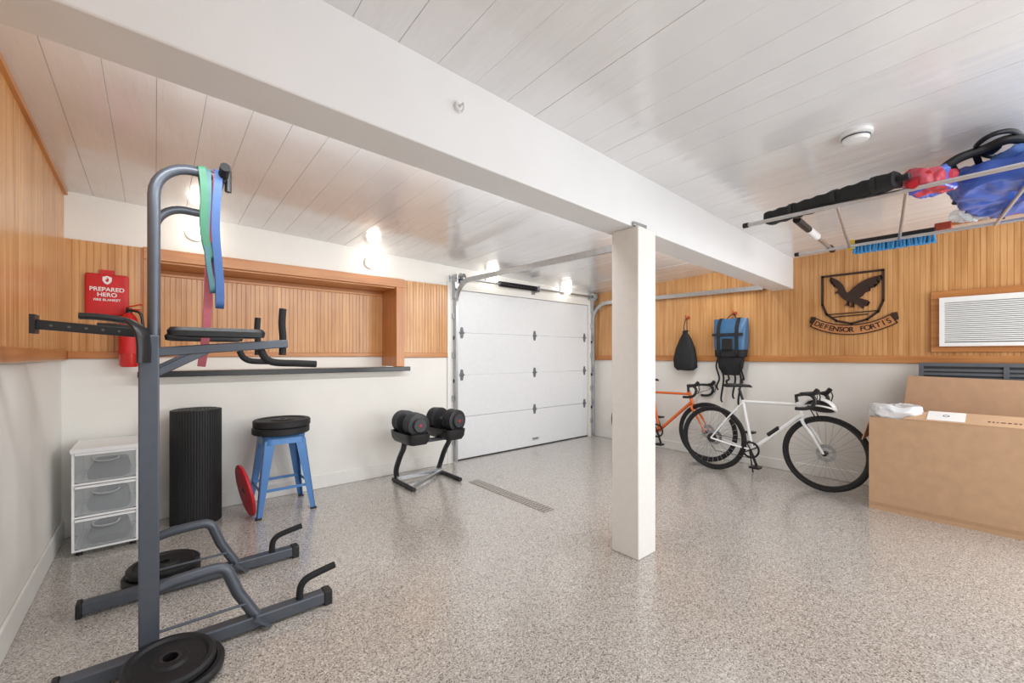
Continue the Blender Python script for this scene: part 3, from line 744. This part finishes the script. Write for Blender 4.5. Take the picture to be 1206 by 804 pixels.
# helmet on white bike's bars: lobed shell with dark vent slots
hp_ = V((4.62, 1.11, .755))
t = thing('bicycle_helmet', 'white vented bicycle helmet hanging on the white bicycle handlebars', 'helmet', hp_)
Mh = Matrix.Translation(hp_) @ rot('Z', 80) @ rot('X', 25)
q = MB()
for k in range(5):
    f = (k-2)/2.0
    pts = []
    for j in range(15):
        a = PI*j/14
        pts.append(Mh @ V((.120*math.cos(a), f*.080*(.30+.70*math.sin(a)), .098*math.sin(a)*(1-.30*f*f))))
    q.tube(pts, 1, prof=[(.011*math.cos(2*PI*i/8), .008*math.sin(2*PI*i/8)) for i in range(8)])
rim_ = [Mh @ V((.122*math.cos(2*PI*i/28), .088*math.sin(2*PI*i/28), .004)) for i in range(28)]
q.tube(rim_, .008, 8, closed=True)
q.build('shell', M_helmet, t)
MB().loft([(0,0,.0,.112,.079,2),(0,0,.05,.102,.072,2),(0,0,.08,.07,.05,2),(0,0,.090,.02,.015,2)], 24, Mh).build('liner', M_black, t)
MB().tube(cat_path([Mh @ V((.06,.085,0)), Mh @ V((.0,.05,-.09)), Mh @ V((-.0,-.05,-.09)), Mh @ V((.06,-.085,0))]), .005, 6).build('strap', M_blackfab, t)

# ---------------------------------------------------------------- hooks and bags
def hook(u, v, lab):
    p = AX(u, v, XR-.012)
    t = thing('wall_hook', lab, 'hook', p, 'hooks on the beadboard wall')
    MB().cyl(p, p+V((-.012,0,0)), .022, .018, 16).build('plate', M_brass, t)
    MB().tube(cat_path([p+V((-.01,0,.0)), p+V((-.045,0,-.015)), p+V((-.07,0,.0)), p+V((-.075,0,.03))]), .007, 8).build('prong', M_brass, t)
    return p
p1 = hook(811, 374, 'small red hook holding the black bag')
p2 = hook(866, 369, 'small red hook holding the blue pannier bag')
bx, by = XR-.10, 2.64
t = thing('drawstring_bag', 'small black bag hanging from the hook nearest the post', 'bag', (bx, by, 1.05))
MB().loft([(bx,by,1.06,.055,.10,2.5),(bx,by,1.09,.075,.145,2.6),(bx,by,1.2,.075,.15,2.5),(bx,by,1.34,.062,.12,2.4),(bx,by,1.46,.04,.07,2.2),(bx,by,1.53,.022,.035,2),(bx,by,1.56,.03,.045,2)], 30).wobble(.012, 14, 1).build('body', M_blackfab, t)
MB().tube(cat_path([(bx,by-.02,1.53),(bx+.02,by-.01,1.62),(p1.x-.055,p1.y,p1.z-.005),(bx+.02,by+.03,1.62),(bx,by+.02,1.53)]), .005, 6).build('cord', M_blackfab, t)
bx, by = XR-.13, 2.075
t = thing('pannier_bag', 'blue roll top pannier bag with black straps hanging on the wall', 'bag', (bx, by, 1.2))
MB().loft([(bx,by,1.31,.088,.168,4),(bx,by,1.40,.095,.175,4),(bx,by,1.54,.085,.18,4),(bx,by,1.60,.06,.185,4),(bx-.005,by,1.64,.035,.19,4),(bx-.005,by,1.67,.03,.188,3)], 36).wobble(.006, 12, 3).build('body', M_bluefab, t)
for yy in (by-.10, by+.10):
    MB().tube(cat_path([(bx+.02,yy,1.675),(bx-.04,yy,1.665),(bx-.10,yy,1.56),(bx-.104,yy,1.40),(bx-.100,yy,1.26),(bx-.06,yy,1.225)]), 1, prof=[(-.003,-.018),(.003,-.018),(.003,.018),(-.003,.018)]).build('strap', M_blackfab, t)
MB().box(bx-.108, bx-.098, by-.17, by+.17, 1.47, 1.50).build('strap', M_blackfab, t)
MB().box(bx-.112, bx-.096, by-.06, by+.06, 1.31, 1.44).build('pocket', M_black, t, bevel=.006)
MB().loft([(bx,by,1.215,.065,.135,3.5),(bx,by,1.235,.088,.162,4),(bx,by,1.31,.090,.170,4)], 32).build('base_panel', M_blackfab, t)
MB().loft([(bx-.0,by,1.02,.03,.09,3),(bx,by,1.10,.05,.13,3),(bx,by,1.225,.07,.15,3)], 20).wobble(.01, 14, 2).build('lower_pouch', M_blackfab, t)
for i, (dy, zl) in enumerate(((.13,.84),(.08,.70),(.02,.90),(-.05,.75),(-.11,.68),(-.14,.93))):
    yy = by+dy
    MB().tube(cat_path([(bx-.02,yy,1.24),(bx-.05,yy+.015,1.12),(bx-.035,yy-.012,.98),(bx-.05,yy+.01,zl+.05),(bx-.04,yy,zl)]), 1, prof=[(-.002,-.013),(.002,-.013),(.002,.013),(-.002,.013)]).build('hanging_strap', M_blackfab, t)
MB().tube(cat_path([(bx,by-.06,1.66),(p2.x-.058,p2.y,p2.z-.008),(bx,by+.06,1.66)]), .006, 6).build('carry_loop', M_blackfab, t)

# ---------------------------------------------------------------- plaque
pc = AX(1003, 354, XR-.014)
PF = frame((XR-.013, pc.y, pc.z), (0,-1,0), (0,0,1))
t = thing('wall_plaque', 'dark metal cut-out plaque with a falcon above a lettered scroll', 'plaque', (XR-.013, pc.y, pc.z-.3))
q = MB(); T0, T1 = .004, .012
outl = [(-.235,.265),(.235,.265),(.235,-.02),(.20,-.12),(.12,-.19),(0,-.225),(-.12,-.19),(-.20,-.12),(-.235,-.02)]
for i in range(len(outl)):
    a, c = V(outl[i]+(0,)), V(outl[(i+1)%len(outl)]+(0,))
    dd = (c-a).normalized(); nn = V((-dd.y, dd.x, 0))*.010
    q.prism([(a-nn-dd*.008)[:2], (c-nn+dd*.008)[:2], (c+nn+dd*.008)[:2], (a+nn-dd*.008)[:2]], T0, T1, PF)
for y0_, xa, xb in ((-.130,-.200,.190),(-.158,-.15,.13)): q.prism([(xa,y0_),(xb,y0_+.012),(xb,y0_+.022),(xa,y0_+.010)], T0, T1, PF)
q.build('shield_outline', M_rust, t)
def smooth2(pts, k=5): return [(p.x, p.y) for p in cat_path([(x, y, 0) for x, y in pts], k)]
FM = PF @ Matrix.Translation((-.012, .048, 0)) @ rot('Z', -6)
SC = .25
q = MB()
def fpoly(pts, zt): q.prism([(x*SC, y*SC) for x, y in pts][::-1], T0, T1+zt, FM)
# falcon in flight to the left: body slants, near wing sweeps up to the right, far wing stands shorter and steeper
rw = smooth2([(-.08,.10),(.08,.32),(.30,.54),(.58,.70),(.90,.80)]) + [(.84,.67),(.92,.62),(.76,.54),(.83,.47),(.67,.40),(.73,.33),(.56,.27),(.60,.19),(.45,.12),(.40,.00),(.24,-.12),(.02,-.16)]
fpoly(rw, .002)
lw = smooth2([(-.10,.08),(-.20,.30),(-.32,.50),(-.50,.66),(-.72,.76)]) + [(-.66,.65),(-.72,.59),(-.58,.54),(-.63,.46),(-.50,.42),(-.53,.34),(-.42,.28),(-.40,.14),(-.30,.00)]
fpoly(lw[::-1], .0022)
ct, stt = math.cos(-.45), math.sin(-.45)
def rt(x, y): return (x*ct - y*stt, x*stt + y*ct - .06)
body = [rt(.34*math.cos(a), .155*math.sin(a)) for a in [2*PI*i/28 for i in range(28)]]
fpoly(body[::-1], .0025)
hd = rt(-.36, .05)
fpoly([(hd[0]+.105*math.cos(a), hd[1]+.09*math.sin(a)) for a in [2*PI*i/20 for i in range(20)]][::-1], .0027)
fpoly([(hd[0]-.05,hd[1]+.08),(hd[0]-.16,hd[1]+.03),(hd[0]-.19,hd[1]-.07),(hd[0]-.11,hd[1]-.03),(hd[0]-.05,hd[1]-.06)][::-1], .0028)
fpoly([rt(.24,.11),rt(.24,-.11),rt(.62,-.20),rt(.58,-.09),rt(.68,-.04),rt(.60,.03),rt(.66,.11),rt(.56,.15)], .0024)
for sx, sy in ((-.04,-.16), (.12,-.22)): fpoly([(sx-.035,sy),(sx+.035,sy),(sx+.015,sy-.17),(sx+.06,sy-.24),(sx-.02,sy-.21),(sx-.10,sy-.23),(sx-.035,sy-.16)], .0026)
q.build('falcon', M_rust, t, smooth=0)
def arc(s_):
    a = s_*.56; Rr = .585
    return Rr*math.sin(a), -.285 + Rr*(1-math.cos(a)), a
def strip(q, h0, h1, z0, z1, s0=-1, s1=1, n=24):
    for i in range(n):
        pts = []
        for s_, hh in ((s0+(s1-s0)*i/n, h0), (s0+(s1-s0)*(i+1)/n, h0), (s0+(s1-s0)*(i+1)/n, h1), (s0+(s1-s0)*i/n, h1)):
            x, y, a = arc(s_); pts.append((x-hh*math.sin(a), y+hh*math.cos(a)))
        q.prism(pts, z0, z1, PF)
q = MB(); strip(q, -.042, .042, T1, T1+.003); q.build('scroll', M_banner, t)
q = MB(); strip(q, -.050, -.040, T1, T1+.006); strip(q, .040, .050, T1, T1+.006)
strip(q, -.050, .050, T1+.0005, T1+.0065, -1.015, -.985, 1); strip(q, -.050, .050, T1+.0005, T1+.0065, .985, 1.015, 1)
for s_ in (-1, 1):
    x, y, a = arc(s_); q.prism([(x,y-.03),(x+s_*.035,y+.0),(x+s_*.022,y+.060),(x-s_*.02,y+.055)][::s_], T0, T1-.001, PF)
q.build('scroll_border', M_rust, t)
i = 0
for word in ('DEFENSOR', 'FORTIS'):
    q = MB()
    for ch in word:
        x, y, a = arc(-.88+1.76*i/14); i += 1
        q.text(ch, .068, PF @ Matrix.Translation((x, y, T1+.0045)) @ Matrix.Rotation(a, 4, 'Z'), bold=.0014)
    q.build('lettering', M_rust, t); i += 1

# ---------------------------------------------------------------- air conditioner
ya, yb_, za, zb_ = .435, -.40, 1.275, 1.80
t = thing('wall_air_conditioner', 'white louvred air conditioner in a wooden frame on the wall', 'air conditioner', (XR, 0, za))
X0 = XR-.012
q = MB().box(X0-.03,X0,yb_,ya,zb_-.065,zb_).box(X0-.03,X0,yb_,ya,za,za+.055).box(X0-.03,X0,ya-.06,ya,za+.055,zb_-.065).box(X0-.03,X0,yb_,yb_+.06,za+.055,zb_-.065)
q.build('wood_frame', M_trimwood, t, bevel=.003)
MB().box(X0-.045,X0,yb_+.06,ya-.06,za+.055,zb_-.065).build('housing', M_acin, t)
q = MB().box(X0-.07,X0-.045,yb_+.055,ya-.055,zb_-.095,zb_-.06).box(X0-.07,X0-.045,yb_+.055,ya-.055,za+.05,za+.08).box(X0-.07,X0-.045,ya-.085,ya-.055,za+.08,zb_-.095).box(X0-.07,X0-.045,yb_+.055,yb_+.085,za+.08,zb_-.095)
k = za+.09
while k < zb_-.1:
    q.hexa([(X0-.066,yb_+.08,k),(X0-.050,yb_+.08,k+.006),(X0-.050,ya-.08,k+.006),(X0-.066,ya-.08,k),(X0-.066,yb_+.08,k+.010),(X0-.050,yb_+.08,k+.012),(X0-.050,ya-.08,k+.012),(X0-.066,ya-.08,k+.010)])
    k += .0165
q.build('louvre_grille', M_ac, t)

# ---------------------------------------------------------------- folded grey panel, carton
t = thing('folding_table', 'dark grey ribbed plastic panel standing behind the cardboard box', 'folded table', (5.12, 0, 0))
MB().box(5.085,5.135,-.5,.50,.02,1.175).build('panel', M_slat2, t, bevel=.008)
q = MB(); k = .06
while k < 1.13: q.box(5.070,5.088,-.48,.48,k,k+.020); k += .034
q.box(5.06,5.09,-.5,.5,1.155,1.185).box(5.06,5.09,-.5,.5,.02,.05)
for y_ in (-.5, -.01, .47): q.box(5.064,5.09,y_,y_+.03,.03,1.17)
q.build('rib', M_slat, t)
for ya_ in (-.45, .38): MB().box(5.07,5.13,ya_,ya_+.07,0,.021).build('foot', M_black, t)

BX0, BX1, BY0, BY1, BZ = 4.46, 5.02, -.62, .735, .745
t = thing('cardboard_box', 'large open brown cardboard box beside the white bicycle', 'cardboard box', (4.74, .06, 0))
th = .007
q = MB().box(BX0,BX0+th,BY0,BY1,.0,BZ).box(BX1-th,BX1,BY0,BY1,0,BZ).box(BX0+th,BX1-th,BY0,BY0+th,0,BZ).box(BX0+th,BX1-th,BY1-th,BY1,0,BZ).box(BX0+th,BX1-th,BY0+th,BY1-th,0,.01)
bd = q.build('body', M_cartn, t)
# front flap folded inward and springing up: its edge rises toward the middle of the box, leaving the far half open
def flp(s, y, o=0): return V((BX0+.004+.17*s, y, BZ+.002+ (.060*s) + o))
yA, yB = BY0, BY1-.34
fl = MB().hexa([flp(0,yA),flp(0,BY1-.20),flp(.0,BY1-.20,.006),flp(0,yA,.006),flp(1,yA),flp(1,yB),flp(1,yB,.006),flp(1,yA,.006)]).build('front_flap', M_cartn, t)
MB().hexa([(BX1-.012,BY0,BZ),(BX1-.012,BY1-.14,BZ),(BX1-.005,BY1-.14,BZ),(BX1-.005,BY0,BZ),(BX1-.0,BY0,BZ+.30),(BX1-.0,BY1-.17,BZ+.325),(BX1+.007,BY1-.17,BZ+.325),(BX1+.007,BY0,BZ+.30)]).build('rear_flap', M_cart2, t)
MB().hexa([(BX0+.02,BY1-.01,BZ),(BX1-.02,BY1-.01,BZ),(BX1-.02,BY1-.004,BZ),(BX0+.02,BY1-.004,BZ),(BX0+.04,BY1+.05,BZ-.2),(BX1-.04,BY1+.05,BZ-.2),(BX1-.04,BY1+.056,BZ-.2),(BX0+.04,BY1+.056,BZ-.2)]).build('side_flap', M_cartn, t)
MB().box(BX0-.0012,BX0,BY0,BY1,.03,.06).build('packing_tape', M_tape, bd)
def onfl(s0, s1, ya_, yb2, z0, z1): return [flp(s0,ya_,z0),flp(s0,yb2,z0),flp(s0,yb2,z1),flp(s0,ya_,z1),flp(s1,ya_,z0),flp(s1,yb2,z0),flp(s1,yb2,z1),flp(s1,ya_,z1)]
MB().hexa(onfl(.10,.95,.20,.40,.0065,.009)).build('shipping_label', M_paper, fl)
nrm_ = V((.17,0,.060)).normalized()
LM = frame(flp(.55,.30,.0092), (0,-1,0), nrm_)
MB().lathe([(.013,0),(.018,0),(.018,.001),(.013,.001)], LM, 24, True).build('label_mark', M_dial, fl)
q = MB(); yy = .09; r2 = random.Random(8)
while yy > -.30:                                                              # small illegible line of print along the flap
    wd = r2.uniform(.008, .022); LMp = frame(flp(.35,yy,.0066), (0,-1,0), nrm_)
    hh = r2.uniform(.006, .010)
    q.prism([(0,-hh),(wd,-hh),(wd,hh),(0,hh)], 0, .0008, LMp); yy -= wd + .010
q.build('printed_line', M_print, fl)

bp_ = V((4.66, .60, .762))
q = MB().pillow((bp_.x, bp_.y, bp_.z-.03), .17, .16, .10, 14, n=72)
q.wobble(.022, 8, 2).crumple(.013, 14, 3)
tag(q.build('bubble_wrap', M_bubble, smooth=30), 'flat white clump of bubble wrap at the corner of the cardboard box', 'bubble wrap')

# ---------------------------------------------------------------- overhead rack
RZ = 2.08; XO, XI = 2.885, 4.04
t = thing('overhead_rack', 'tubular aluminium storage rack hanging under the ceiling', 'storage rack', (3.46, .2, RZ))
MB().cyl((XO,1.08,RZ),(XO,-.9,RZ),.0115,n=14).build('front_bar', M_alu, t)
MB().cyl((XI,1.12,RZ),(XI,-.9,RZ),.0115,n=14).build('rear_bar', M_alu, t)
for a, c in ((.613,.78),(.33,.50),(-.1,.05),(-.6,-.45)): MB().cyl((XO,a,RZ-.008),(XI,c,RZ-.008),.009,n=12).build('cross_bar', M_alu, t)
for X in (XO, XI):
    for Y in (-.28, -.8): MB().cyl((X,Y,RZ),(X,Y,cz(X,Y)-.004),.008,n=10).build('drop_rod', M_alu, t)
for X, Y in ((XO,1.08),(XI,1.12)): MB().cyl((X,Y+.02,RZ),(X,Y-.01,RZ),.016,n=14).build('end_cap', M_black, t)
zr = RZ+.012
t = thing('folded_umbrella', 'long black folded umbrella sleeve lying along the rack front bar', 'umbrella', (2.93, .7, zr))
a, c = V((3.03,1.00,zr+.040)), V((2.85,.36,zr+.042))
pts = [a.lerp(c, i/30) for i in range(31)]
pf = [(1.0*math.copysign(abs(math.cos(2*PI*k/16))**.6, math.cos(2*PI*k/16)), .72*math.copysign(abs(math.sin(2*PI*k/16))**.6, math.sin(2*PI*k/16))) for k in range(16)]
pf = [(y_, x_) for x_, y_ in pf]
q = MB().tube(pts, [.054+(.004*math.sin(i*1.9)) for i in range(31)], prof=pf)
q.build('sleeve', M_blackfab, t)
for f in (.25, .6, .88):
    p_ = a.lerp(c, f); dn = (c-a).normalized()
    MB().tube([p_-dn*.012, p_+dn*.012], .060, prof=pf).build('tie_strap', M_black, t)
MB().tube([c, c+(c-a).normalized()*.05], .018, 10).build('handle', M_black, t)
MB().tube([a, a-(c-a).normalized()*.02], .014, 10).build('tip', M_dsteel, t)
t = thing('telescopic_pole', 'black and white telescopic pole lying across the rack end', 'pole', (3.6, .9, zr))
MB().cyl((3.10,.865,zr+.016),(3.40,.88,zr+.016),.022,n=14).build('grip', M_black, t)
MB().cyl((3.40,.88,zr+.016),(3.66,.895,zr+.016),.024,n=14).build('collar', M_white, t)
MB().cyl((3.66,.895,zr+.014),(4.16,.92,zr+.014),.015,n=14).build('shaft', M_alu, t)
MB().cyl((4.10,.918,zr+.014),(4.2,.922,zr+.014),.024,n=14).build('foot', M_black, t)
t = thing('push_broom', 'push broom head with blue bristles hanging at the back of the rack', 'broom', (4.08, .55, RZ))
MB().box(4.055,4.115,.32,.76,RZ+.012,RZ+.045).build('head', M_black, t, bevel=.006)
MB().box(4.053,4.117,.75,.80,RZ-.02,RZ+.05).build('end_cap', M_yellow, t, bevel=.006)
q = MB()
for i in range(24):
    for j in range(3):
        y = .33+.42*i/23; x = 4.066+.019*j
        q.tube([(x,y,RZ+.014),(x+random.uniform(-.006,.006),y+random.uniform(-.012,.012),RZ-.055)], [.007,.011], 6)
q.build('bristles', M_bluebristle, t)
MB().tube([(4.085,.3,RZ+.05),(4.02,-.75,RZ+.05)], .012, 10).build('handle', M_trimwood, t)
MB().box(4.06,4.11,.24,.325,RZ+.02,RZ+.07).build('handle_socket', M_brass, t, bevel=.008)

q = MB().pillow((3.52,-.06,zr+.004), .44, .24, .10, -6, n=96).wobble(.018, 6, 3).crumple(.020, 9, 1).crumple(.006, 24, 8)
tag(q.build('folded_float', M_float, smooth=60), 'largest folded royal blue bag lying across the rack bars', 'folded bag', 'folded bags on the rack')
q = MB().pillow((3.36,-.04,zr+.115), .19, .12, .055, 12).wobble(.014, 8, 9).crumple(.014, 12, 6)
tag(q.build('folded_bag', M_cobalt, smooth=60), 'sky blue folded bag on top of the royal blue bag', 'folded bag', 'folded bags on the rack')
q = MB().pillow((3.60,.12,zr+.105), .24, .11, .075, -8).wobble(.014, 8, 5).crumple(.014, 12, 2)
tag(q.build('folded_bag', M_whitefab, smooth=60), 'white folded bag with purple and orange print on the rack', 'folded bag', 'folded bags on the rack')
g_ = AZ(1094, 205, 2.16)
q = MB().pillow((g_.x+.05,g_.y+.0,zr+.002), .13, .08, .085, -20).wobble(.014, 9, 7).crumple(.014, 14, 2)
tag(q.build('folded_print', M_redprint, smooth=60), 'small folded red and blue printed vinyl piece at the rack front', 'folded vinyl')
g_ = V((3.92, .16, zr+.012))
q = MB().sphere(g_+V((0,0,.04)), (.11,.08,.04), 40, 24).sphere(g_+V((.0,-.06,.045)), (.10,.09,.045), 40, 24).wobble(.02, 9, 11).crumple(.02, 15, 5)
tag(q.build('plastic_bag', M_bagclear, smooth=30), 'clear crinkled plastic bag beside the royal blue bag at the rear bar', 'plastic bag')
t = thing('coiled_hose', 'black curved pump hose lying on top of the folded bags', 'hose', (3.2, .05, zr+.2))
A_ = [AZ(u, v, z) for u, v, z in ((1092,224,2.13),(1104,205,2.20),(1128,187,2.26),(1158,176,2.29),(1188,164,2.31),(1215,168,2.30),(1232,190,2.25))]
MB().tube(cat_path(A_), .023, 10).build('hose', M_black, t)
A_ = [AZ(u, v, z) for u, v, z in ((1124,240,2.13),(1144,208,2.24),(1176,194,2.28),(1205,204,2.26),(1218,228,2.22))]
MB().tube(cat_path(A_), .014, 10).build('cable', M_black, t)
A_ = [AZ(u, v, z) for u, v, z in ((1150,172,2.31),(1170,158,2.33),(1195,155,2.335),(1206,170,2.32),(1184,184,2.31),(1158,182,2.31))]
MB().tube(cat_path(A_, closed=True), .012, 10, closed=True).build('loop', M_black, t)
g_ = AZ(1166, 176, 2.30)
MB().loft([(0,0,-.02,.03,.022,3),(0,0,-.008,.045,.032,3),(0,0,.010,.042,.03,3),(0,0,.02,.022,.018,3)], 24, Matrix.Translation(g_) @ rot('Z', 30)).build('nozzle', M_black, t)
t = thing('webbing_harness', 'black webbing straps draped over the folded bags on the rack', 'straps', (3.4, .05, zr+.1))
for A_ in (((1150,184,2.28),(1158,205,2.27),(1170,232,2.24),(1180,258,2.13)), ((1182,180,2.30),(1196,200,2.29),(1204,226,2.25)), ((1122,196,2.26),(1132,214,2.23),(1142,236,2.17),(1150,258,2.10)), ((1140,222,2.25),(1165,216,2.28),(1190,222,2.27),(1212,214,2.27))):
    MB().tube(cat_path([AZ(*q_) for q_ in A_]), 1, prof=[(-.003,-.014),(.003,-.014),(.003,.014),(-.003,.014)]).build('strap', M_blackfab, t)
g_ = AZ(1166, 205, 2.285)
MB().loft([(0,0,-.012,.03,.025,4),(0,0,.0,.036,.03,4),(0,0,.012,.03,.025,4)], 20, Matrix.Translation(g_)).build('buckle', M_grey, t)
g_ = AZ(1072, 203, 2.13)
t = thing('red_clamp', 'small red plastic clamp on the front bar of the rack', 'clamp', (g_.x, g_.y, RZ))
MB().bar((XO,g_.y+.03,RZ+.018),(XO+.02,g_.y-.06,RZ+.07),.03,.022).build('jaw', M_redp, t, bevel=.004)
MB().cyl((XO-.018,g_.y,RZ+.015),(XO+.018,g_.y,RZ+.015),.02,n=12).build('pivot', M_redp, t)

# ---------------------------------------------------------------- light, world, camera
W = bpy.data.worlds.new('World'); S.world = W; W.use_nodes = True
bg = W.node_tree.nodes['Background']; bg.inputs['Color'].default_value = (.965, .983, 1.0, 1); bg.inputs['Strength'].default_value = 1.0
def area(name, loc, target, sx, sy, e, col=(1,1,1)):
    l = bpy.data.lights.new(name, 'AREA'); l.shape = 'RECTANGLE'; l.size = sx; l.size_y = sy; l.energy = e; l.color = col
    o = bpy.data.objects.new(name, l); C.objects.link(o); o.location = loc
    o.rotation_euler = (V(target)-V(loc)).to_track_quat('-Z', 'Y').to_euler()
    return o
area('added_front_fill', (2.6, -1.6, 1.5), (2.4, 3.5, 1.1), 3.4, 1.4, 48, (.955,.978,1))  # unseen fill light added at the open near side to brighten the room
area('added_side_fill', (4.6, -1.3, 1.4), (-.4, 2.5, 1.2), 1.2, 1.4, 46, (.955,.978,1))  # second fill light added out of view, lifts the left wall
area('added_strip_fill', (2.3, 1.80, 2.19), (2.3, 3.6, .8), 5.0, .10, 50, (.955, .978, 1))  # fill strip added and hidden behind the beam to brighten the back bay
cam = bpy.data.cameras.new('Camera'); co = bpy.data.objects.new('Camera', cam); C.objects.link(co)
co.location = (0, 0, H); co.rotation_euler = (PI/2, 0, -YAW)
cam.sensor_width = 36; cam.lens = F/1206*36; cam.shift_y = (YH-402)/1206; cam.clip_start = .02
S.camera = co
S.view_settings.view_transform = 'Standard'
